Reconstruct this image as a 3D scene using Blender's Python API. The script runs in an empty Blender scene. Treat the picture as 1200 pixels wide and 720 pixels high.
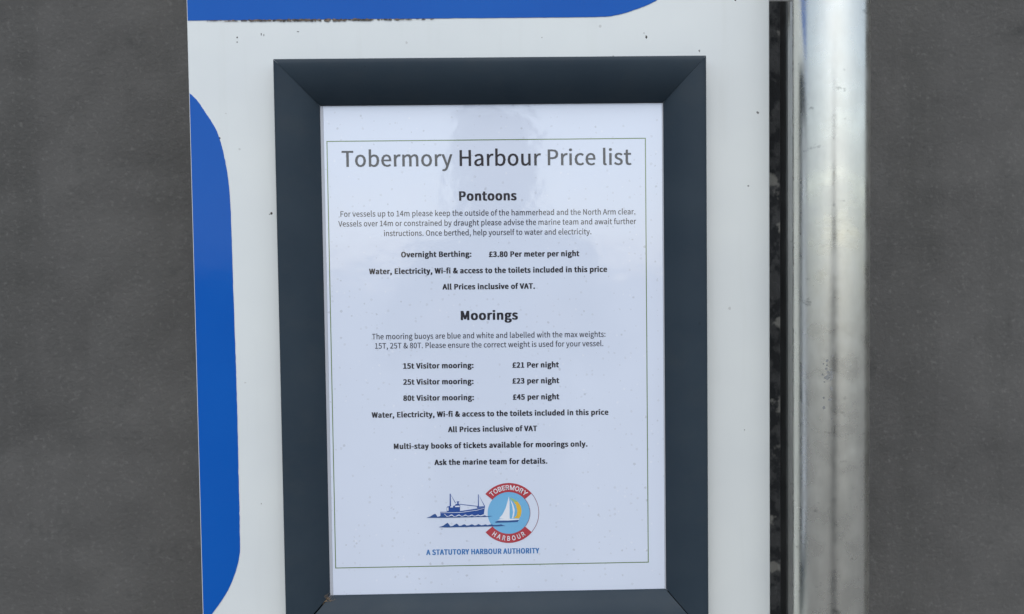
import bpy, bmesh, math, random, os
import numpy as np
from mathutils import Vector, Matrix
from mathutils.geometry import tessellate_polygon

scene = bpy.context.scene
COL = scene.collection
rad = math.radians
random.seed(7)
Z0 = 1.36                      # height of the frame's middle above the quay (m)

# ------------------------------------------------------------------ camera
cam_d = bpy.data.cameras.new("camera")
cam = bpy.data.objects.new("camera", cam_d); COL.objects.link(cam)
scene.camera = cam
cam_d.sensor_width = 36.0
cam_d.sensor_fit = 'HORIZONTAL'
cam_d.lens = 36.0 * 1100.0 / 1200.0
cam_d.clip_start = 0.01
cam_d.clip_end = 5000
PITCH, YAW, ROLL = rad(2.32927), rad(1.11889), rad(-0.72522)
cp, sp, cy, sy = math.cos(PITCH), math.sin(PITCH), math.cos(YAW), math.sin(YAW)
fwd = Vector((sy*cp, cy*cp, -sp)); r0 = Vector((cy, -sy, 0)); u0 = r0.cross(fwd)
rgt = r0*math.cos(ROLL) + u0*math.sin(ROLL); upv = u0*math.cos(ROLL) - r0*math.sin(ROLL)
M = Matrix((rgt, upv, -fwd)).transposed().to_4x4()
M.translation = Vector((0.00408, -0.81553, 0.07387 + Z0))
cam.matrix_world = M
cam_d.dof.use_dof = True
cam_d.dof.focus_distance = 0.815
cam_d.dof.aperture_fstop = 5.0

# ------------------------------------------------------------------ sky and sun (bright overcast)
SUN_EL, SUN_AZ = rad(54), rad(182)      # azimuth measured clockwise from +Y: in front of the board, behind the camera
w = bpy.data.worlds.new("World"); scene.world = w; w.use_nodes = True
nt = w.node_tree; nt.nodes.clear()
sky = nt.nodes.new('ShaderNodeTexSky'); sky.sky_type = 'NISHITA'; sky.sun_disc = False
sky.sun_elevation = SUN_EL; sky.sun_rotation = SUN_AZ
sky.dust_density = 1.5; sky.air_density = 1.0; sky.ozone_density = 1.0
hs = nt.nodes.new('ShaderNodeHueSaturation'); hs.inputs['Saturation'].default_value = 0.62   # cloud whitens the blue
bg = nt.nodes.new('ShaderNodeBackground'); bg.inputs['Strength'].default_value = 0.15
wo = nt.nodes.new('ShaderNodeOutputWorld')
nt.links.new(sky.outputs[0], hs.inputs['Color']); nt.links.new(hs.outputs[0], bg.inputs['Color']); nt.links.new(bg.outputs[0], wo.inputs[0])
sd = bpy.data.lights.new("sun", 'SUN'); sd.energy = 1.15; sd.angle = rad(35); sd.color = (1.0, 0.96, 0.90)
sun = bpy.data.objects.new("sun", sd); COL.objects.link(sun)
sdir = Vector((math.sin(SUN_AZ)*math.cos(SUN_EL), math.cos(SUN_AZ)*math.cos(SUN_EL), math.sin(SUN_EL)))
sun.rotation_euler = sdir.to_track_quat('Z', 'Y').to_euler()
sun.location = sdir*20
scene.view_settings.view_transform = 'Standard'
scene.view_settings.look = 'None'
scene.view_settings.exposure = 0.36
scene.view_settings.gamma = 1.0

# ------------------------------------------------------------------ helpers
def link(name, me, mat=None, parent=None):
    o = bpy.data.objects.new(name, me); COL.objects.link(o)
    if mat is not None: me.materials.append(mat)
    if parent is not None: o.parent = parent
    return o
def obj(name, bm, mat=None, parent=None, smooth=False):
    me = bpy.data.meshes.new(name); bm.normal_update(); bm.to_mesh(me); bm.free()
    if smooth:
        for p in me.polygons: p.use_smooth = True
    return link(name, me, mat, parent)
def tag(o, label, cat, group=None, kind=None):
    o['label'] = label; o['category'] = cat
    if group: o['group'] = group
    if kind: o['kind'] = kind
    return o
def thing(name, label, cat, loc=(0, 0, 0)):
    o = bpy.data.objects.new(name, None); COL.objects.link(o); o.location = loc
    o.empty_display_size = 0.05
    return tag(o, label, cat)
def box(bm, x0, x1, y0, y1, z0, z1):
    v = [bm.verts.new((x, y, z)) for x in (x0, x1) for y in (y0, y1) for z in (z0, z1)]
    for f in ((0,1,3,2), (4,6,7,5), (0,4,5,1), (2,3,7,6), (0,2,6,4), (1,5,7,3)):
        bm.faces.new([v[i] for i in f])
    bmesh.ops.recalc_face_normals(bm, faces=bm.faces)
def bevel_box(x0, x1, y0, y1, z0, z1, b, seg=2):
    bm = bmesh.new(); box(bm, x0, x1, y0, y1, z0, z1)
    bmesh.ops.bevel(bm, geom=list(bm.edges), offset=b, segments=seg, affect='EDGES', profile=0.5)
    return bm
def slab(pts, y, t):
    """outline (x, z) extruded from y back by t, front face looking to -Y"""
    bm = bmesh.new()
    f = [bm.verts.new((x, y, z)) for x, z in pts]; b = [bm.verts.new((x, y+t, z)) for x, z in pts]
    bm.faces.new(f); bm.faces.new(b[::-1])
    n = len(pts)
    for i in range(n): bm.faces.new((f[i], b[i], b[(i+1) % n], f[(i+1) % n]))
    bmesh.ops.recalc_face_normals(bm, faces=bm.faces)
    return bm

class NT:
    def __init__(s, name):
        s.m = bpy.data.materials.new(name); s.m.use_nodes = True
        s.t = s.m.node_tree; s.b = s.t.nodes['Principled BSDF']
    def n(s, typ, **kw):
        o = s.t.nodes.new(typ)
        for k, v in kw.items():
            if k in o.inputs: o.inputs[k].default_value = v
            else: setattr(o, k, v)
        return o
    def l(s, a, b): s.t.links.new(a, b)
    def coord(s): return s.n('ShaderNodeNewGeometry').outputs['Position']
    def noise(s, scale, detail=4, rough=0.55, vec=None, stretch=None):
        v = vec or s.coord()
        if stretch:
            mp = s.n('ShaderNodeMapping'); mp.inputs['Scale'].default_value = stretch; s.l(v, mp.inputs['Vector']); v = mp.outputs[0]
        o = s.n('ShaderNodeTexNoise', Scale=scale, Detail=detail, Roughness=rough); s.l(v, o.inputs['Vector'])
        return o.outputs['Fac']
    def voro(s, scale, rnd=1.0):
        sx = s.n('ShaderNodeSeparateXYZ'); s.l(s.coord(), sx.inputs[0])
        cb = s.n('ShaderNodeCombineXYZ'); s.l(sx.outputs[0], cb.inputs[0]); s.l(sx.outputs[2], cb.inputs[1])
        nz = s.n('ShaderNodeTexNoise', Scale=1100.0, Detail=2.0); s.l(s.coord(), nz.inputs['Vector'])
        sc = s.n('ShaderNodeVectorMath', operation='SCALE', Scale=0.0016); s.l(nz.outputs['Color'], sc.inputs[0])
        ad = s.n('ShaderNodeVectorMath', operation='ADD'); s.l(cb.outputs[0], ad.inputs[0]); s.l(sc.outputs[0], ad.inputs[1])
        o = s.n('ShaderNodeTexVoronoi', voronoi_dimensions='2D', Scale=scale, Randomness=rnd); s.l(ad.outputs[0], o.inputs['Vector'])
        return o
    def ramp(s, fac, *stops):
        r = s.n('ShaderNodeValToRGB')
        e = r.color_ramp.elements
        while len(e) < len(stops): e.new(0.5)
        for i, (p, c) in enumerate(stops):
            e[i].position = p; e[i].color = tuple(c)+(1,) if not isinstance(c, (int, float)) else (c, c, c, 1)
        s.l(fac, r.inputs[0]); return r.outputs[0]
    def mix(s, fac, a, b, mode='MIX'):
        m = s.n('ShaderNodeMix', data_type='RGBA', blend_type=mode)
        for sock, val in ((0, fac), (6, a), (7, b)):
            if isinstance(val, (int, float)): m.inputs[sock].default_value = val if sock == 0 else (val, val, val, 1)
            elif isinstance(val, tuple): m.inputs[sock].default_value = val+(1,)
            else: s.l(val, m.inputs[sock])
        return m.outputs[2]
    def math(s, op, a, b=None):
        m = s.n('ShaderNodeMath', operation=op)
        for i, v in ((0, a), (1, b)):
            if v is None: continue
            if isinstance(v, (int, float)): m.inputs[i].default_value = v
            else: s.l(v, m.inputs[i])
        return m.outputs[0]
    def bump(s, h, strength, dist, sock='Normal'):
        b = s.n('ShaderNodeBump', Strength=strength, Distance=dist); s.l(h, b.inputs['Height']); s.l(b.outputs[0], s.b.inputs[sock])
    def set(s, **kw):
        for k, v in kw.items():
            sock = s.b.inputs[k.replace('_', ' ')]
            if isinstance(v, tuple): sock.default_value = v+(1,) if len(v) == 3 else v
            elif isinstance(v, (int, float)): sock.default_value = v
            else: s.l(v, sock)
        return s

def specks(m, scale, keep, size):
    """mask of small separate dots: only some cells of a Voronoi pattern carry one, each of its own size"""
    v = m.voro(scale)
    sep = m.n('ShaderNodeSeparateColor'); m.l(v.outputs['Color'], sep.inputs[0])
    has = m.math('GREATER_THAN', m.math('ADD', sep.outputs[0], m.math('MULTIPLY', m.math('SUBTRACT', m.noise(13, 3, 0.6), 0.5), keep*5)), 1-keep)
    r = m.math('MULTIPLY', sep.outputs[1], size)
    near = m.math('LESS_THAN', v.outputs['Distance'], r)
    return m.math('MULTIPLY', has, near)

# ------------------------------------------------------------------ materials
def mat_board():
    m = NT("white_board")
    n = m.noise(9, 3); base = m.mix(m.ramp(n, (0.35, 0.0), (0.7, 1.0)), (0.67, 0.715, 0.715), (0.63, 0.675, 0.685))
    streak = m.ramp(m.noise(10, 3, stretch=(6, 6, 0.5)), (0.55, 0.0), (0.8, 0.35))
    base = m.mix(streak, base, (0.56, 0.595, 0.58))
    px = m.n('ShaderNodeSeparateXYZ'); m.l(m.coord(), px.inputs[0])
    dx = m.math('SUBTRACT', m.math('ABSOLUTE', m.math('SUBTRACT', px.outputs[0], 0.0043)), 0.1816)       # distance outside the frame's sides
    grime_shade = m.math('MULTIPLY', m.ramp(dx, (0.0, 0.5), (0.006, 0.0)), m.ramp(m.noise(35, 5, 0.7, stretch=(1, 1, 0.4)), (0.40, 0.0), (0.66, 0.9)))  # grime with the frame's contact shadow painted into it, fading outwards
    grime_shade = m.math('MULTIPLY', grime_shade, m.math('LESS_THAN', px.outputs[2], Z0+0.2514))
    base = m.mix(grime_shade, base, (0.40, 0.42, 0.40))
    base = m.mix(m.math('MULTIPLY', specks(m, 90, 0.02, 0.14), 0.4), base, (0.30, 0.30, 0.29))
    base = m.mix(m.math('MULTIPLY', specks(m, 40, 0.012, 0.06), 0.8), base, (0.12, 0.11, 0.10))
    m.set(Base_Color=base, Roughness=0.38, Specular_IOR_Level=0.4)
    m.bump(m.noise(14, 2), 0.06, 0.004)
    return m.m
def mat_vinyl():
    m = NT("blue_vinyl")
    base = m.mix(m.ramp(m.noise(8, 4), (0.35, 0.0), (0.7, 1.0)), (0.0030, 0.088, 0.41), (0.0045, 0.098, 0.43))
    m.set(Base_Color=base, Roughness=0.07, Specular_IOR_Level=0.21)
    m.bump(m.noise(30, 2), 0.05, 0.002)
    return m.m
def mat_frame():
    m = NT("anthracite_powder_coat")
    base = m.mix(m.ramp(m.noise(18, 5), (0.35, 0.0), (0.72, 1.0)), (0.025, 0.039, 0.054), (0.031, 0.046, 0.061))
    smear = m.ramp(m.noise(22, 6, 0.7, stretch=(1, 1, 1.6)), (0.48, 0.0), (0.80, 0.42))
    base = m.mix(smear, base, (0.045, 0.055, 0.062))
    base = m.mix(m.math('MULTIPLY', specks(m, 150, 0.02, 0.16), 0.30), base, (0.012, 0.014, 0.018))
    m.set(Base_Color=base, Roughness=0.5, Specular_IOR_Level=0.12)
    m.bump(m.noise(1400, 2), 0.12, 0.0003)
    return m.m
def lam(name, col, coat=1.0, dirt=False):
    """printed paper under a clear laminate film"""
    m = NT(name)
    if dirt:
        base = m.mix(m.ramp(m.noise(11, 4), (0.3, 0.0), (0.75, 1.0)), col, tuple(c*0.965 for c in col))
        base = m.mix(m.math('MULTIPLY', specks(m, 210, 0.16, 0.24), 0.28), base, (0.42, 0.45, 0.50))
        base = m.mix(m.math('MULTIPLY', specks(m, 95, 0.11, 0.11), 0.42), base, (0.36, 0.39, 0.44))
        base = m.mix(m.math('MULTIPLY', specks(m, 170, 0.10, 0.18), 0.45), base, (0.76, 0.80, 0.88))
    else:
        base = col
    m.set(Base_Color=base, Roughness=0.55, Specular_IOR_Level=0.3, Coat_Weight=coat, Coat_Roughness=0.07, Coat_IOR=1.80)
    if dirt:
        h = m.math('ADD', m.noise(22, 3), m.math('MULTIPLY', m.noise(260, 2), 0.05))
        m.bump(h, 0.10, 0.004, 'Coat Normal')
    return m.m
def plain(name, col, rough=0.5, metal=0.0, spec=0.5):
    return NT(name).set(Base_Color=col, Roughness=rough, Metallic=metal, Specular_IOR_Level=spec).m
def mat_steel(name, lo, hi, r0, r1):
    m = NT(name)
    n = m.noise(20, 5, 0.6, stretch=(3, 3, 0.6))
    base = m.mix(m.ramp(n, (0.3, 0.0), (0.75, 1.0)), lo, hi)
    base = m.mix(m.ramp(m.noise(55, 4, 0.6, stretch=(1, 1, 1.6)), (0.66, 0.0), (0.76, 0.7)), base, (0.22, 0.22, 0.20))
    rr = m.ramp(m.noise(45, 3), (0.3, r0), (0.8, r1))
    m.set(Base_Color=base, Roughness=rr, Metallic=1.0)
    m.bump(m.noise(160, 3), 0.06, 0.001)
    return m.m
def mat_stone():
    m = NT("dark_roughcast")
    base = m.mix(m.ramp(m.noise(9, 6, 0.62), (0.3, 0.0), (0.72, 1.0)), (0.086, 0.086, 0.084), (0.108, 0.108, 0.105))
    base = m.mix(m.ramp(m.noise(5, 5, 0.6, stretch=(2.5, 2.5, 0.35)), (0.5, 0.0), (0.75, 0.55)), base, (0.055, 0.057, 0.054))   # rain streaks
    base = m.mix(m.ramp(m.noise(210, 4, 0.7), (0.56, 0.0), (0.70, 0.6)), base, (0.15, 0.15, 0.145))                      # grit
    base = m.mix(m.ramp(m.noise(38, 6, 0.7), (0.58, 0.0), (0.70, 0.35)), base, (0.055, 0.057, 0.056))                      # algae
    sx = m.n('ShaderNodeSeparateXYZ'); m.l(m.coord(), sx.inputs[0])                      # lichen grows only in the sheltered strip by the sign's edge
    strip = m.math('MULTIPLY', m.math('GREATER_THAN', sx.outputs[0], 0.24), m.math('LESS_THAN', m.math('ADD', sx.outputs[0], m.math('MULTIPLY', m.noise(25, 3), 0.05)), 0.345))
    base = m.mix(m.math('MULTIPLY', strip, m.ramp(m.noise(40, 4, 0.65), (0.45, 0.0), (0.54, 0.75))), base, (0.02, 0.022, 0.024))
    base = m.mix(m.math('MULTIPLY', strip, m.ramp(m.noise(27, 4, 0.6, stretch=(1, 1, 1.01)), (0.585, 0.0), (0.63, 0.9))), base, (0.34, 0.33, 0.29))
    m.set(Base_Color=base, Roughness=0.9, Specular_IOR_Level=0.2)
    m.bump(m.noise(230, 5, 0.7), 0.4, 0.004)
    return m.m
def mat_ground():
    m = NT("quay_concrete")
    base = m.mix(m.ramp(m.noise(1.2, 6, 0.6), (0.3, 0.0), (0.7, 1.0)), (0.16, 0.16, 0.155), (0.24, 0.235, 0.225))
    m.set(Base_Color=base, Roughness=0.9)
    m.bump(m.noise(60, 4), 0.3, 0.01)
    return m.m
def mat_edge_dirt():
    m = NT("dirt_along_edge")
    base = m.mix(m.ramp(m.noise(300, 3), (0.4, 0.0), (0.65, 1.0)), (0.05, 0.045, 0.04), (0.20, 0.15, 0.11))
    m.set(Base_Color=base, Roughness=0.9)
    return m.m

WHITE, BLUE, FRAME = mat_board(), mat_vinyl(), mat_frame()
PAPER = lam("laminated_paper", (0.65, 0.72, 0.845), 1.0, True)
INK = lam("black_print", (0.020, 0.020, 0.028)); INK_THIN = lam("dark_grey_print", (0.036, 0.036, 0.052))
GREEN = lam("olive_green_print", (0.11, 0.19, 0.045)); BLUE_TXT = lam("blue_print", (0.045, 0.19, 0.47))
NAVY = lam("navy_print", (0.022, 0.075, 0.30)); SEA = lam("deep_blue_print", (0.030, 0.085, 0.26)); RED = lam("red_print", (0.42, 0.05, 0.065))
SKYB = lam("light_blue_print", (0.17, 0.44, 0.70)); WPRINT = lam("white_print", (0.74, 0.78, 0.84)); YEL = lam("yellow_print", (0.72, 0.46, 0.05))
GRN = lam("soft_green_print", (0.30, 0.50, 0.22)); OUTL = lam("dark_red_print", (0.22, 0.04, 0.07))
STEEL = mat_steel("galvanised_steel", (0.70, 0.70, 0.64), (0.83, 0.82, 0.75), 0.22, 0.40)
ALU = mat_steel("dull_aluminium", (0.42, 0.43, 0.42), (0.52, 0.53, 0.51), 0.35, 0.5)
LINER = plain("grey_edge", (0.42, 0.45, 0.50), 0.4)
DARK = plain("black_backing", (0.012, 0.013, 0.015), 0.8)
STONE, GROUND, DIRT = mat_stone(), mat_ground(), mat_edge_dirt()
STRAW = plain("dry_straw", (0.20, 0.15, 0.10), 0.9)
CHIP = plain("dark_paint_chip", (0.06, 0.055, 0.05), 0.8); GREYDOT = plain("grey_dirt_dot", (0.22, 0.23, 0.23), 0.7)

# ------------------------------------------------------------------ setting: ground
bm = bmesh.new(); box(bm, -900, 900, -1800, 60, -0.3, 0.0)
g = obj("ground", bm, GROUND); g['kind'] = 'structure'

# roughcast harbour wall close behind the sign: a thick slab with an uneven face
rng = np.random.default_rng(5)
WX0, WX1, WT, WY = -1.5, 1.6, 2.7, 0.150
def lumps(x, z, cell, seed):
    """smooth random field, one random height per cell, cubic blend"""
    g = np.random.default_rng(seed).normal(0, 1, (int(WT/cell)+4, int((WX1-WX0)/cell)+4))
    u, v = (x-WX0)/cell, (z+0.02)/cell; i, j = u.astype(int), v.astype(int); fu, fv = u-i, v-j
    fu, fv = fu*fu*(3-2*fu), fv*fv*(3-2*fv)
    return (g[j, i]*(1-fu)+g[j, i+1]*fu)*(1-fv)+(g[j+1, i]*(1-fu)+g[j+1, i+1]*fu)*fv
nx, nz = int((WX1-WX0)/0.009), int(WT/0.009)
gx, gz = np.meshgrid(np.linspace(WX0, WX1, nx), np.linspace(-0.02, WT, nz)); gx, gz = gx.ravel(), gz.ravel()
hgt = 0.0040*lumps(gx, gz, 0.31, 1)+0.0022*lumps(gx, gz, 0.085, 2)+0.0009*lumps(gx, gz, 0.024, 3)
V = [tuple(v) for v in np.stack([gx, WY-hgt, gz], -1)]
F = [(j*nx+i, j*nx+i+1, (j+1)*nx+i+1, (j+1)*nx+i) for j in range(nz-1) for i in range(nx-1)]
n0, nf, tl = len(V), len(F), (nz-1)*nx
V += [(WX0, WY+0.4, -0.02), (WX1, WY+0.4, -0.02), (WX1, WY+0.4, WT), (WX0, WY+0.4, WT)]
F += [(n0+1, n0, n0+3, n0+2), (n0, *[j*nx for j in range(nz)], n0+3), (n0+1, n0+2, *[j*nx+nx-1 for j in range(nz-1, -1, -1)]), (n0+3, *range(tl, tl+nx), n0+2)]
me = bpy.data.meshes.new("harbour_wall"); me.from_pydata(V, [], F); me.update()
for p in me.polygons[:nf]: p.use_smooth = True
tag(link("harbour_wall", me, STONE), "dark grey roughcast wall close behind the white sign board and the post", "wall")

# ------------------------------------------------------------------ the white sign board with blue shapes
board = thing("sign_board", "large white sign board with blue rounded shapes, carrying the dark notice frame", "sign board", (0, 0, Z0))
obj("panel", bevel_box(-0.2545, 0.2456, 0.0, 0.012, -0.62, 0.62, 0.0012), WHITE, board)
def ragged(pts, amp, n):
    """smooth outline through points with the small wobble of a hand-cut edge"""
    out = []
    L = len(pts)
    for i in range(L-1):
        p0, p1, p2, p3 = (Vector(pts[max(0, i-1)]), Vector(pts[i]), Vector(pts[i+1]), Vector(pts[min(L-1, i+2)]))
        for k in range(n):
            t = k/n
            q = 0.5*((2*p1)+(p2-p0)*t+(2*p0-5*p1+4*p2-p3)*t*t+(3*p1-p0-3*p2+p3)*t**3)
            a = amp*(3.0 if random.random() < 0.05 else 1.0)
            out.append((q.x+random.uniform(-a, a), q.y+random.uniform(-a, a)))
    out.append(tuple(pts[-1])); return out
XL = -0.2535
low = ragged([(XL, 0.2275), (-0.2475, 0.2215), (-0.2411, 0.2118), (-0.2307, 0.1935), (-0.2241, 0.1651), (-0.2213, 0.1322), (-0.2207, 0.0661), (-0.2200, 0.0),
              (-0.2198, -0.0451), (-0.2199, -0.10), (-0.2201, -0.1499), (-0.2215, -0.1763), (-0.2310, -0.2026), (-0.2457, -0.2242), (XL, -0.2335)], 0.00010, 16)
obj("blue_shape", slab(low, -0.0004, 0.0006), BLUE, board)
topo = ragged([(XL, 0.2890), (-0.15, 0.2891), (-0.05, 0.2892), (0.03, 0.2893), (0.0966, 0.2895), (0.112, 0.2908), (0.1261, 0.2944), (0.1483, 0.3037), (0.168, 0.322), (0.180, 0.352), (0.183, 0.39), (0.183, 0.45)], 0.00007, 14)
obj("blue_shape", slab(topo+[(XL, 0.45)], -0.0004, 0.0006), BLUE, board)
# grime caught along the lower edge of the top blue shape
bm = bmesh.new()
x = -0.236
while x < -0.045:
    k = max(0.15, 1-abs((x+0.145)/0.10))
    if random.random() < 0.35+0.6*k:
        for s in range(2):
            ww, hh = random.uniform(0.0004, 0.0022), random.uniform(0.0003, 0.0013)*k+0.0002
            cx, cz = x+random.uniform(-.001, .001), 0.2889-random.uniform(0, .0008)
            n = 7; vs = []
            for a in range(n):
                t = 2*math.pi*a/n; q = random.uniform(.6, 1.2)
                vs.append(bm.verts.new((cx+ww*q*math.cos(t), -0.0006-0.0001*s-random.uniform(0, 4e-5), cz+hh*q*math.sin(t))))
            bm.faces.new(vs[::-1])
    x += random.uniform(0.0006, 0.0022)
e = obj("edge_grime", bm, DIRT, board); e['kind'] = 'stuff'
def blot(x, z, r, mat, squash=1.0, name="dirt_spot", y=-0.0003):
    bm = bmesh.new(); n = 11; vs = []
    top = bm.verts.new((x, y-0.0003, z))
    for a in range(n):
        t = 2*math.pi*a/n; q = r*random.uniform(.65, 1.15)
        vs.append(bm.verts.new((x+q*math.cos(t), y+0.0003, z+q*squash*math.sin(t))))
    for i in range(n): bm.faces.new((vs[i], top, vs[(i+1) % n]))
    bmesh.ops.recalc_face_normals(bm, faces=bm.faces)
    return obj(name, bm, mat, board)
for x, z, r, m, s in ((0.2352, 0.2066, .0013, GREYDOT, 1), (0.1388, 0.2722, .0010, CHIP, 1.6), (0.1368, 0.2755, .0005, GREYDOT, 1), (-0.1864, 0.1241, .0011, CHIP, 1), (-0.1880, 0.1235, .0006, GREYDOT, 1),
                      (-0.2120, 0.2745, .0007, CHIP, 1.4), (-0.2121, 0.2705, .0006, CHIP, 1), (-0.1915, 0.2770, .0005, CHIP, 2.6), (-0.1893, 0.2762, .0004, CHIP, 2.5), (0.2269, 0.1434, .0009, GREYDOT, 1),
                      (0.1845, 0.2600, .0009, GREYDOT, 1.2), (0.1100, 0.2560, .0006, GREYDOT, 1), (0.2160, 0.3030, .0010, CHIP, .7), (-0.16, 0.2790, .0012, GREYDOT, .4), (0.2230, -0.0700, .0006, GREYDOT, 1), (-0.2290, 0.1890, .0009, CHIP, 1)):
    blot(x, z, r, m, s)

# ------------------------------------------------------------------ the dark notice frame
frame = thing("notice_frame", "anthracite grey metal notice frame on the white sign board, around the price list", "notice frame", (0, 0, Z0))
FX0, FX1, FZ0, FZ1 = -0.1773, 0.1859, -0.2453, 0.2514
OX0, OX1, OZ0, OZ1 = -0.1419, 0.1521, -0.2086, 0.2149
PROF = [(0, 0.0002), (0, 0.0200), (0.02, 0.0213), (0.06, 0.0219), (0.12, 0.0220), (0.22, 0.0216), (0.35, 0.0205), (0.48, 0.0189), (0.60, 0.0169), (0.71, 0.0145), (0.81, 0.0119), (0.89, 0.0094), (0.955, 0.0071), (0.985, 0.0061), (1.0, 0.0052), (1.0, 0.0044), (0.93, 0.0044), (0.93, 0.0002)]
def rail(side):
    bm = bmesh.new(); rows = []
    for u, h in PROF:
        x0, x1, z0, z1 = FX0+(OX0-FX0)*u, FX1+(OX1-FX1)*u, FZ0+(OZ0-FZ0)*u, FZ1+(OZ1-FZ1)*u
        gp, gb = 0.00012, 0.0009          # the lower mitres have opened a little
        a, b = {'top': ((x0+gp, z1), (x1-gp, z1)), 'bottom': ((x0+gb, z0), (x1-gb*0.6, z0)),
                'left': ((x0, z0+gb), (x0, z1-gp)), 'right': ((x1, z0+gb*0.6), (x1, z1-gp))}[side]
        n = 12; row = []
        for k in range(n+1):
            t = k/n; row.append(bm.verts.new((a[0]+(b[0]-a[0])*t, -h, a[1]+(b[1]-a[1])*t)))
        rows.append(row)
    m = len(rows)
    for i in range(m):
        r0_, r1_ = rows[i], rows[(i+1) % m]
        for k in range(len(r0_)-1): bm.faces.new((r0_[k], r0_[k+1], r1_[k+1], r1_[k]))
    bm.faces.new([r[0] for r in rows]); bm.faces.new([r[-1] for r in rows][::-1])
    bmesh.ops.recalc_face_normals(bm, faces=bm.faces)
    o = obj("rail", bm, FRAME, frame)
    for p in o.data.polygons: p.use_smooth = len(p.vertices) == 4
    o.data.set_sharp_from_angle(angle=rad(38))
    return o
for s in ('top', 'bottom', 'left', 'right'): rail(s)
bm = bmesh.new(); box(bm, FX0+.0015, FX1-.0015, -0.0030, -0.0002, FZ0+.0015, FZ1-.0015); obj("back_plate", bm, DARK, frame)
# narrow grey strips along the left and right of the opening
for xa, xb in ((OX0-.001, OX0+.0026), (OX1-.0011, OX1+.001)):
    obj("edge_strip", bevel_box(xa, xb, -0.0046, -0.0036, OZ0-.0005, OZ1+.0005, 0.0003, 1), LINER, frame)

# ------------------------------------------------------------------ the printed price sheet
sheet = thing("price_sheet", "white printed harbour price list with boat logo inside the dark notice frame", "price list", (0, 0, Z0))
nx, nz = 40, 56
xs = np.linspace(OX0-0.002, OX1+0.002, nx); zs = np.linspace(OZ0-0.002, OZ1+0.002, nz)
YP = 0.0040
bm = bmesh.new()
gv = [[bm.verts.new((x, -YP, z)) for x in xs] for z in zs]; bv = [[bm.verts.new((x, -YP+0.0004, z)) for x in (xs[0], xs[-1])] for z in (zs[0], zs[-1])]
for j in range(nz-1):
    for i in range(nx-1): bm.faces.new((gv[j][i], gv[j][i+1], gv[j+1][i+1], gv[j+1][i]))
bm.faces.new((bv[0][0], bv[1][0], bv[1][1], bv[0][1]))
bm.faces.new([*gv[0][::-1], bv[0][0], bv[0][1]]); bm.faces.new([*gv[-1], bv[1][1], bv[1][0]])
bm.faces.new([*[gv[j][0] for j in range(nz)], bv[1][0], bv[0][0]]); bm.faces.new([*[gv[j][-1] for j in range(nz-1, -1, -1)], bv[0][1], bv[1][1]])
obj("paper", bm, PAPER, sheet)
def ink(layer): return -(YP+0.00008+0.00004*layer)
def put(me, name, mat, parent):
    me.materials.clear()
    bm = bmesh.new(); bm.from_mesh(me); bm.normal_update()
    def back(f):                                     # facing away from the reader
        a, b, c = (v.co for v in f.verts[:3])
        return (b.x-a.x)*(c.z-a.z)-(c.x-a.x)*(b.z-a.z) < 0
    bad = [f for f in bm.faces if back(f)]
    if bad: bmesh.ops.reverse_faces(bm, faces=bad)
    bm.to_mesh(me); bm.free()
    return link(name, me, mat, parent)
def flat(polys, mat, name, parent, layer):
    """printed flat shapes; polys are lists of (x, z) in millimetres"""
    V, F = [], []
    for k, p in enumerate(polys):
        n0 = len(V); V += [(a/1000, ink(layer+0.06*k/max(1, len(polys)/12)), b/1000) for a, b in p]
        F += [[n0+i for i in t] for t in tessellate_polygon([[Vector((a, b, 0)) for a, b in p]])]
    me = bpy.data.meshes.new(name); me.from_pydata(V, [], F)
    return put(me, name, mat, parent)
def rect(x0, x1, z0, z1): return [(x0, z0), (x1, z0), (x1, z1), (x0, z1)]
bx0, bx1, bz0, bz1, bt = -137.07, 137.07, -185.18, 185.18, 0.75
flat([rect(bx0, bx1, bz1-bt, bz1), rect(bx0, bx1, bz0, bz0+bt), rect(bx0, bx0+bt, bz0+bt, bz1-bt), rect(bx1-bt, bx1, bz0+bt, bz1-bt)], GREEN, "border_line", sheet, 0)

fd = os.path.join(bpy.utils.system_resource('DATAFILES'), "fonts")
def font(fn):
    try: return bpy.data.fonts.load(os.path.join(fd, fn))
    except Exception: return None
HUM, GRO = font("Noto Sans CJK Regular.woff2"), font("Inter.woff2")
def glyphs(s, fnt, weight, track=1.0):
    cu = bpy.data.curves.new("type", 'FONT'); cu.body = s; cu.size = 1.0; cu.resolution_u = 3; cu.offset = weight; cu.space_character = track
    cu.fill_mode = 'BOTH'
    if fnt: cu.font = fnt
    o = bpy.data.objects.new("type", cu); COL.objects.link(o)
    bpy.context.view_layer.update()
    me = bpy.data.meshes.new_from_object(o.evaluated_get(bpy.context.evaluated_depsgraph_get()))
    bpy.data.objects.remove(o); bpy.data.curves.remove(cu)
    n = len(me.vertices); co = np.empty(n*3, np.float32); me.vertices.foreach_get('co', co); co = co.reshape(-1, 3)
    return me, co
CAP = {}
def cap_of(fnt, weight):
    k = (fnt.name if fnt else '', weight)
    if k not in CAP:
        me, co = glyphs("H", fnt, weight); CAP[k] = float(co[:, 1].max()-co[:, 1].min()); bpy.data.meshes.remove(me)
    return CAP[k]
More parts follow.
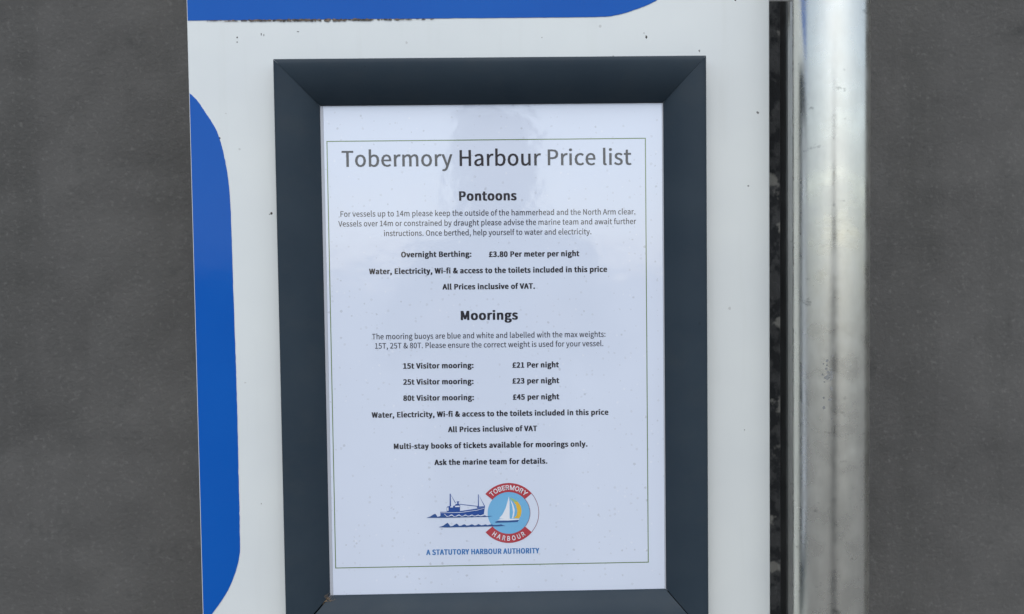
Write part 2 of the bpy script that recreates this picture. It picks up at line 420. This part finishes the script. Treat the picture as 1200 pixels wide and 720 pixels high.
def line(s, xl, xr, zb, cap, bold, name, mat, fnt=None, tilt=0.0):
    """text fitted between xl and xr (mm) standing on baseline zb, capitals cap mm tall"""
    wgt = {0: 0.004, 1: 0.0205, 2: 0.005, 3: 0.0185}[bold]; fnt = fnt or HUM
    me, co = glyphs(s, fnt, 0.0, 1.0+wgt*2.4)
    k = cap/(cap_of(fnt, 0.0)+2*wgt*0.35)
    a, b = co[:, 0].min()-wgt, co[:, 0].max()+wgt
    shifts = [(0, 0)] if wgt == 0 else [(sx*wgt, sz*wgt*0.35) for sx in (-1, -0.33, 0.33, 1) for sz in (-1, 1)]
    V, F = [], []
    for q, (dx, dz) in enumerate(shifts):            # a heavier stroke: the same letter printed over itself a hair apart
        x = xl+(co[:, 0]+dx-a)/(b-a)*(xr-xl); z = zb+(co[:, 1]+dz+wgt*0.35)*k+tilt*(x-(xl+xr)/2)
        n0 = len(V)
        V += [(px/1000, ink(1+0.25*q), pz/1000) for px, pz in zip(x, z)]
        F += [[n0+v for v in p.vertices] for p in me.polygons]
    bpy.data.meshes.remove(me)
    me = bpy.data.meshes.new(name); me.from_pydata(V, [], F)
    return put(me, name, mat, sheet)
TEXT = [
    ('title', 'Tobermory Harbour Price list', -124.45, 124.48, 162.63, 13.6, 2),
    ('heading', 'Pontoons', -24.44, 25.13, 132.92, 8.1, 3),
    ('text_line', 'For vessels up to 14m please keep the outside of the hammerhead and the North Arm clear.', -126.39, 127.49, 119.99, 4.75, 0),
    ('text_line', 'Vessels over 14m or constrained by draught please advise the marine team and await further', -128.39, 128.17, 111.64, 4.75, 0),
    ('text_line', 'instructions. Once berthed, help yourself to water and electricity.', -89.42, 89.29, 103.13, 4.75, 0),
    ('text_line', 'Overnight Berthing:', -75.09, -14.50, 84.87, 4.75, 1),
    ('text_line', '£3.80 Per meter per night', 0.59, 78.77, 84.19, 4.75, 1),
    ('text_line', 'Water, Electricity, Wi-fi & access to the toilets included in this price', -102.84, 102.68, 70.48, 4.75, 1),
    ('text_line', 'All Prices inclusive of VAT.', -39.93, 40.05, 56.59, 4.75, 1),
    ('heading', 'Moorings', -24.50, 24.96, 30.00, 8.0, 3),
    ('text_line', 'The mooring buoys are blue and white and labelled with the max weights:', -101.33, 100.71, 14.21, 4.75, 0),
    ('text_line', '15T, 25T & 80T. Please ensure the correct weight is used for your vessel.', -98.90, 98.79, 6.13, 4.75, 0),
    ('text_line', '15t Visitor mooring:', -74.93, -14.04, -11.46, 4.75, 1),
    ('text_line', '£21 Per night', 19.63, 60.02, -12.00, 4.75, 1),
    ('text_line', '25t Visitor mooring:', -75.17, -14.24, -25.38, 4.75, 1),
    ('text_line', '£23 per night', 19.45, 60.24, -25.80, 4.75, 1),
    ('text_line', '80t Visitor mooring:', -75.41, -14.07, -39.43, 4.75, 1),
    ('text_line', '£45 per night', 19.65, 60.09, -39.88, 4.75, 1),
    ('text_line', 'Water, Electricity, Wi-fi & access to the toilets included in this price', -102.97, 102.74, -53.90, 4.75, 1),
    ('text_line', 'All Prices inclusive of VAT', -37.05, 40.47, -67.33, 4.75, 1),
    ('text_line', 'Multi-stay books of tickets available for moorings only.', -84.27, 84.23, -81.49, 4.75, 1),
    ('text_line', 'Ask the marine team for details.', -49.36, 49.07, -96.01, 4.75, 1),
    ('slogan', 'A STATUTORY HARBOUR AUTHORITY', -57.69, 41.09, -174.98, 4.75, 1)]
TILT = -0.003
for nm, s, a, b, zb, cap, bold in TEXT:
    m = BLUE_TXT if nm == 'slogan' else (INK_THIN if bold == 0 else INK)
    o = line(s, a, b, zb, cap, bold, nm, m, None, TILT)
    if nm == 'heading': o['label'] = 'bold heading %s' % s

# ------------------------------------------------------------------ the harbour logo
logo = bpy.data.objects.new("logo", None); COL.objects.link(logo); logo.parent = sheet; logo.empty_display_size = 0.02
logo['label'] = 'blue and red harbour logo of two boats and a lifebuoy ring'
CX, CZ, RO, RI = 14.87, -139.0, 26.4, 18.5
def arc(a0, a1, r, n=48): return [(CX+r*math.cos(rad(a0+(a1-a0)*i/n)), CZ+r*math.sin(rad(a0+(a1-a0)*i/n))) for i in range(n+1)]
def band(a0, a1, ri, ro, n=48):
    o, i = arc(a0, a1, ro, n), arc(a0, a1, ri, n)
    return [[i[k], o[k], o[k+1], i[k+1]] for k in range(n)]
flat([arc(0, 360, RI, 72)[:-1]], SKYB, "round_sky", logo, 1)
flat(band(-41, 40, RO-0.42, RO), OUTL, "ring_outline", logo, 2)
flat(band(-130, 130, RI-0.12, RI+0.28, 90), OUTL, "ring_outline", logo, 2)
flat(band(40, 140, RI, RO), RED, "ring_band", logo, 3)
flat(band(219, 319, RI, RO), RED, "ring_band", logo, 3)
def arc_text(s, r, mid, span, cap, inward, name):
    wgt = 0.012; chars = []
    k = cap/cap_of(GRO or HUM, 0.0)
    for c in s:
        me, co = glyphs(c, GRO or HUM, 0.0); chars.append((me, co, (co[:, 0].max()-co[:, 0].min())*k*0.86))
    tot = sum(c[2] for c in chars); gap = (rad(span)*r-tot)/(len(s)-1)
    pos = -rad(span)*r/2; verts, faces = [], []
    for me, co, wd in chars:
        a = (pos+wd/2)/r; pos += wd+gap
        xx = (co[:, 0]-(co[:, 0].max()+co[:, 0].min())/2)*k*0.86; yy = co[:, 1]*k
        th = rad(mid)+(a if inward else -a)
        for q, (dx, dz) in enumerate([(sx*wgt*k, sz*wgt*k) for sx in (-1, 0, 1) for sz in (-1, 1)]):
            base = len(verts)
            for px, py in zip(xx+dx, yy+dz):
                rr = r-py if inward else r+py
                t = th+(px/r if inward else -px/r)
                verts.append(((CX+rr*math.cos(t))/1000, ink(5+0.25*q), (CZ+rr*math.sin(t))/1000))
            faces += [[base+v for v in p.vertices] for p in me.polygons]
        bpy.data.meshes.remove(me)
    me = bpy.data.meshes.new(name); me.from_pydata(verts, [], faces)
    return put(me, name, WPRINT, logo)
arc_text("TOBERMORY", 20.45, 90, 88, 4.0, False, "ring_lettering")
arc_text("HARBOUR", 24.4, 269, 74, 4.0, True, "ring_lettering")
hull = [(-44.82, -139.37), (-44.78, -136.96), (-39.59, -137.06), (-37.27, -136.51), (-27.66, -136.54), (-23.68, -136.1), (-13.17, -134.61), (-5.92, -133.13), (-7.1, -139.68)]
hull[-1] = (-7.1, -140.9); hull[0] = (-44.82, -141.2)
flat([hull, [(-13.17, -134.31), (-12.43, -133.0), (-5.92, -132.6), (-5.93, -133.0)],
      [(-39.22, -136.77), (-39.16, -132.68), (-36.04, -131.72), (-36.06, -133.32), (-33.75, -133.36), (-33.44, -131.91), (-31.92, -131.57), (-31.39, -130.34), (-30.09, -130.36), (-29.93, -129.05), (-30.64, -128.1), (-27.9, -128.0), (-28.92, -129.22), (-28.51, -130.39), (-27.58, -131.28), (-27.66, -136.54)],
      [(-36.62, -132.22), (-36.42, -121.2), (-35.59, -121.2), (-35.4, -132.24)], [(-35.6, -122.02), (-35.18, -122.5), (-31.16, -129.4), (-31.74, -129.6)],
      [(-12.07, -133.38), (-11.8, -122.2), (-11.2, -122.2), (-11.13, -133.4)], [(-11.2, -122.6), (-10.78, -123.4), (-5.72, -132.76), (-6.3, -133.12)],
      [(-27.93, -130.3), (-27.94, -130.81), (-12.07, -133.0), (-12.06, -132.4)]], NAVY, "fishing_boat", logo, 2)
flat([[(-31.87, -133.03), (-31.85, -131.94), (-27.95, -131.79), (-27.97, -132.96)], [(-38.85, -136.19), (-38.8, -133.27), (-37.65, -133.15), (-37.69, -136.21)],
      [(-44.5, -137.6), (-44.5, -137.95), (-27, -138.0), (-13, -136.3), (-6.4, -134.6), (-6.4, -134.3), (-13, -135.9), (-27, -137.6)]], WPRINT, "boat_trim", logo, 3)
w1 = [(-56.99, -142.0), (-53.36, -140.75), (-50.44, -138.91), (-49.14, -138.71), (-47.23, -141.3), (-45.28, -140.75), (-41.79, -139.21), (-40.92, -139.51), (-39.29, -141.3), (-37.12, -141.04), (-35.3, -140.27), (-34.58, -140.29), (-33.15, -141.41), (-30.62, -141.16), (-28.8, -140.39), (-28.22, -140.4), (-26.65, -141.38), (-24.47, -141.13), (-23.16, -140.56), (-22.44, -140.58), (-21.01, -141.41), (-18.69, -141.16), (-17.6, -140.66), (-16.88, -140.68), (-15.44, -141.43), (-13.63, -141.25), (-12.03, -140.76), (-11.45, -140.77), (-10.02, -141.46), (-8.2, -141.2), (-6.39, -140.72), (-5.67, -140.81), (-4.59, -141.41), (0.84, -141.43), (-2.07, -141.97), (-13.64, -142.1), (-28.1, -142.2), (-42.55, -142.25)]
cr = [(-43.2, -140.6), (-42.52, -139.92), (-41.06, -138.78), (-39.28, -140.71), (-37.84, -140.88), (-35.65, -139.61), (-34.71, -139.48), (-33.0, -140.97), (-31.34, -140.93), (-29.15, -139.73), (-28.21, -139.67), (-26.64, -140.94), (-24.83, -140.83), (-23.37, -139.83), (-22.65, -139.84), (-21.0, -140.9), (-19.41, -140.78), (-17.81, -140.0), (-17.08, -139.94), (-15.43, -140.92), (-13.99, -140.8), (-12.31, -140.1), (-11.59, -140.11), (-10.01, -140.87), (-7.46, -139.9), (-6.6, -140.3)]
flat([[cr[i], cr[i+1], (cr[i+1][0], cr[i+1][1]-0.85), (cr[i][0], cr[i][1]-0.85)] for i in range(len(cr)-1)], WPRINT, "wave_crest", logo, 4)
flat([w1], SEA, "wave", logo, 5)
w2 = [(-46.66, -150.44), (-42.66, -149.27), (-39.38, -146.99), (-38.44, -146.79), (-36.17, -149.9), (-34.0, -149.43), (-31.08, -147.58), (-30.21, -147.75), (-28.58, -149.68), (-26.77, -149.42), (-24.43, -148.29), (-23.71, -148.37), (-22.07, -149.5), (-19.89, -149.25), (-17.71, -148.41), (-16.99, -148.5), (-15.19, -149.48), (-13.38, -149.22), (-12.14, -148.37), (-11.42, -148.38), (-9.41, -149.44), (-7.23, -149.19), (-5.92, -148.7), (-5.41, -148.71), (-3.62, -149.54), (-2.61, -149.05), (0.02, -148.75), (1.3, -149.36), (3.97, -149.4), (6.61, -149.2), (7.94, -148.79), (9.25, -149.53), (11.88, -150.29), (5.28, -150.6), (-9.42, -150.6), (-28.23, -150.7), (-39.08, -150.8)]
flat([w2], SEA, "wave", logo, 5)
flat([[(15.1, -124.4), (15.58, -129.23), (15.57, -143.43), (15.73, -144.49), (6.42, -143.62), (9.37, -140.21), (12.07, -134.93), (14.09, -128.31)],
      [(16.31, -127.02), (18.71, -131.5), (20.05, -136.4), (19.66, -139.95), (18.73, -143.66), (17.68, -143.82), (18.63, -138.15), (17.82, -132.37)],
      [(4.47, -145.36), (8.0, -144.0), (23.83, -144.28), (23.64, -145.17), (14.13, -145.62)]], WPRINT, "sailing_boat", logo, 2)
flat([[(15.97, -126.13), (18.32, -127.68), (22.69, -129.18), (25.29, -132.95), (26.11, -137.4), (25.18, -141.82), (23.83, -144.02), (19.0, -143.66), (21.66, -141.32), (22.33, -137.33), (21.17, -131.99), (18.75, -128.57)]], YEL, "spinnaker", logo, 2)
flat([[(15.45, -125.3), (18.33, -126.42), (22.7, -128.9), (21.19, -129.68), (18.31, -128.57)]], GRN, "sail_edge", logo, 3)
flat([[(2.52, -146.74), (5.34, -145.73), (14.13, -145.89), (23.64, -145.35), (22.47, -147.1), (14.11, -147.31), (3.56, -147.47)]], SEA, "hull", logo, 3)

# ------------------------------------------------------------------ the post beside the board
post = thing("metal_post", "galvanised steel round post standing just right of the white board", "post", (0.2829, -0.045, 0.0))
def tube(r, y0, h, n=64):
    bm = bmesh.new(); rings = []
    for k in range(2):
        rings.append([bm.verts.new((r*math.cos(2*math.pi*i/n), y0+r*math.sin(2*math.pi*i/n), h*k)) for i in range(n)])
    for i in range(n): bm.faces.new((rings[0][i], rings[0][(i+1) % n], rings[1][(i+1) % n], rings[1][i]))
    bm.faces.new(rings[1]); bm.faces.new(rings[0][::-1]); return bm
o = obj("tube", tube(0.0302, 0.0, 2.3), STEEL, post, True)
o.data.set_sharp_from_angle(angle=rad(40))
def on_tube(px, z):                                 # a point of the tube's skin, px = angle from straight front
    return Vector((0.0303*math.sin(px), -0.0303*math.cos(px), z))
bm = bmesh.new(); prev = None
for i in range(15):
    t = i/14; a = rad(-62+50*t); z = Z0+0.2865+0.0075*t+random.uniform(-.0012, .0012); hw = random.uniform(.0004, .0013)*(1-abs(t-.4))
    cur = (bm.verts.new(on_tube(a, z-hw)), bm.verts.new(on_tube(a, z+hw)))
    if prev: bm.faces.new((prev[0], cur[0], cur[1], prev[1]))
    prev = cur
obj("scratch", bm, GREYDOT, post)
for i in range(26):
    a = rad(random.gauss(-22, 6)); z = Z0-.020+random.gauss(0, .009); q = random.uniform(.0006, .0016)
    bm = bmesh.new() if i == 0 else bm
    vs = [bm.verts.new(on_tube(a+q/.03*math.cos(2*math.pi*k/7)*random.uniform(.6, 1.2), z+q*math.sin(2*math.pi*k/7)*random.uniform(.6, 1.2))*(1+.0005*i)) for k in range(7)]
    for v in vs: v.co.z = v.co.z/(1+.0005*i)
    bm.faces.new(vs)
obj("stain", bm, GREYDOT, post)
# square support bar behind the tube
obj("support_bar", bevel_box(0.2757-0.2829, 0.325-0.2829, 0.095, 0.117, 0.0, 2.25, 0.0035, 3), ALU, post)
obj("bracket", bevel_box(0.2450-0.2829, 0.2765-0.2829, 0.0585, 0.0625, Z0+0.3062, Z0+0.336, 0.0008, 2), plain("white_bracket", (0.78, 0.78, 0.76), 0.4), post)

# ------------------------------------------------------------------ dry debris caught in the corner of the frame
bm = bmesh.new()
for i in range(80):
    c = Vector((-0.1436+random.gauss(0, .0026), -0.0082-random.uniform(0, .0016), -0.2112+random.gauss(0, .0026)))
    a = random.uniform(0, math.pi); L = random.uniform(.0008, .0034); d = Vector((math.cos(a), random.uniform(-.3, .3), math.sin(a)))*L
    s = Vector((-math.sin(a), 0, math.cos(a)))*random.uniform(.00008, .00022); t = Vector((0, .0002, 0))
    v = [bm.verts.new(p) for p in (c-d-s, c-d+s, c+d, c-d+t)]
    for f in ((0, 1, 2), (1, 3, 2), (3, 0, 2), (0, 3, 1)): bm.faces.new([v[k] for k in f])
bmesh.ops.recalc_face_normals(bm, faces=bm.faces)
o = obj("debris_clump", bm, STRAW); o.location = (0, 0, Z0)
tag(o, "small clump of dry brown debris in the lower left corner of the frame", "debris")

# ------------------------------------------------------------------ the photographer, seen only as a dim shape mirrored in the laminate
def mat_clothes():
    m = NT("dark_jacket"); m.set(Base_Color=m.mix(m.ramp(m.noise(30, 4), (0.3, 0.0), (0.7, 1.0)), (0.020, 0.024, 0.035), (0.030, 0.034, 0.045)), Roughness=0.85); return m.m
SKIN, CLOTH, JEANS, HAIR = plain("skin", (0.42, 0.25, 0.18), 0.5), mat_clothes(), plain("dark_jeans", (0.03, 0.04, 0.07), 0.9), plain("dark_hair", (0.02, 0.016, 0.012), 0.6)
def body():
    V, R, E = [], [], []
    def add(p, r, par=None):
        V.append(p); R.append(r)
        if par is not None: E.append((par, len(V)-1))
        return len(V)-1
    pel = add((0, 0, 0.99), .145); sp = add((0, -.01, 1.20), .140, pel); ch = add((0, -.01, 1.39), .150, sp)
    nk = add((0, .0, 1.555), .058, ch); hb = add((0, .025, 1.625), .070, nk); hm = add((0, .02, 1.70), .088, hb); add((0, .015, 1.77), .072, hm)
    add((0, .105, 1.685), .016, hm)
    for s in (-1, 1):
        add((s*.086, .015, 1.69), .016, hm)
        sh = add((s*.175, -.01, 1.455), .066, ch); el = add((s*.25, .16, 1.22), .047, sh); wr = add((s*.095, .47, 1.345), .030, el); pa = add((s*.088, .545, 1.375), .030, wr)
        for k in range(4):
            f1 = add((s*(.086-.002*k), .585, 1.400-.019*k), .0092, pa); f2 = add((s*(.078-.002*k), .612-.003*k, 1.404-.019*k), .0085, f1); add((s*(.058+.003*k), .617-.003*k, 1.404-.019*k), .0078, f2)
        t1 = add((s*.066, .545, 1.392), .011, pa); add((s*.050, .566, 1.408), .0095, t1)
        hp = add((s*.095, 0, .91), .098, pel); kn = add((s*.115, .015, .50), .064, hp); an = add((s*.13, -.03, .09), .044, kn); add((s*.145, .11, .045), .042, an)
    me = bpy.data.meshes.new("person"); me.from_pydata(V, E, [])
    o = link("person", me)
    sk = o.modifiers.new("skin", 'SKIN'); 
    for i, d in enumerate(me.skin_vertices[0].data): d.radius = (R[i], R[i]*(0.78 if i in (pel, sp, ch) else 1)); d.use_root = i == pel
    o.modifiers.new("sub", 'SUBSURF').levels = 2
    bpy.context.view_layer.update()
    m2 = bpy.data.meshes.new_from_object(o.evaluated_get(bpy.context.evaluated_depsgraph_get()))
    o.modifiers.clear(); o.data = m2; m2.materials.clear()
    for m in (SKIN, CLOTH, JEANS, HAIR): m2.materials.append(m)
    for p in m2.polygons:
        p.use_smooth = True; c = p.center
        p.material_index = 3 if c.z < .10 else 2 if c.z < .96 else 0 if (c.z > 1.545 or c.y > .44) else 1
    return o, pel
person, _ = body()
person.location = (0.012, -1.455, 0)
tag(person, "person in a dark jacket holding up a phone in front of the board", "person")
bm = bmesh.new(); rows = []
for z, rx, ry, oy in ((1.822, .045, .050, .0), (1.812, .076, .082, .0), (1.785, .093, .102, .0), (1.74, .100, .108, -.004), (1.68, .101, .104, -.012), (1.62, .101, .094, -.018), (1.57, .104, .088, -.020), (1.53, .110, .085, -.020)):
    rows.append([bm.verts.new((0.0, oy-ry*math.cos(rad(152*(2*k/30-1))), z)) for k in range(31)])
    for k, v in enumerate(rows[-1]): v.co.x = rx*math.sin(rad(152*(2*k/30-1)))*random.uniform(.98, 1.02)
for a_, b_ in zip(rows, rows[1:]):
    for k in range(30): bm.faces.new((a_[k], a_[k+1], b_[k+1], b_[k]))
bm.faces.new(rows[0])
bmesh.ops.solidify(bm, geom=list(bm.faces), thickness=.012)
obj("hair", bm, HAIR, person, True)
phone = thing("phone", "dark phone held up by the person facing the board", "phone", (0.012, -0.832, 1.386))
obj("case", bevel_box(-.075, .075, -.0045, .0045, -.036, .036, .004, 3), plain("phone_case", (0.02, 0.02, 0.022), 0.4), phone)
obj("screen", bevel_box(-.071, .071, -.0052, -.0040, -.032, .032, .0004, 1), plain("phone_glass", (0.01, 0.01, 0.012), 0.08), phone)
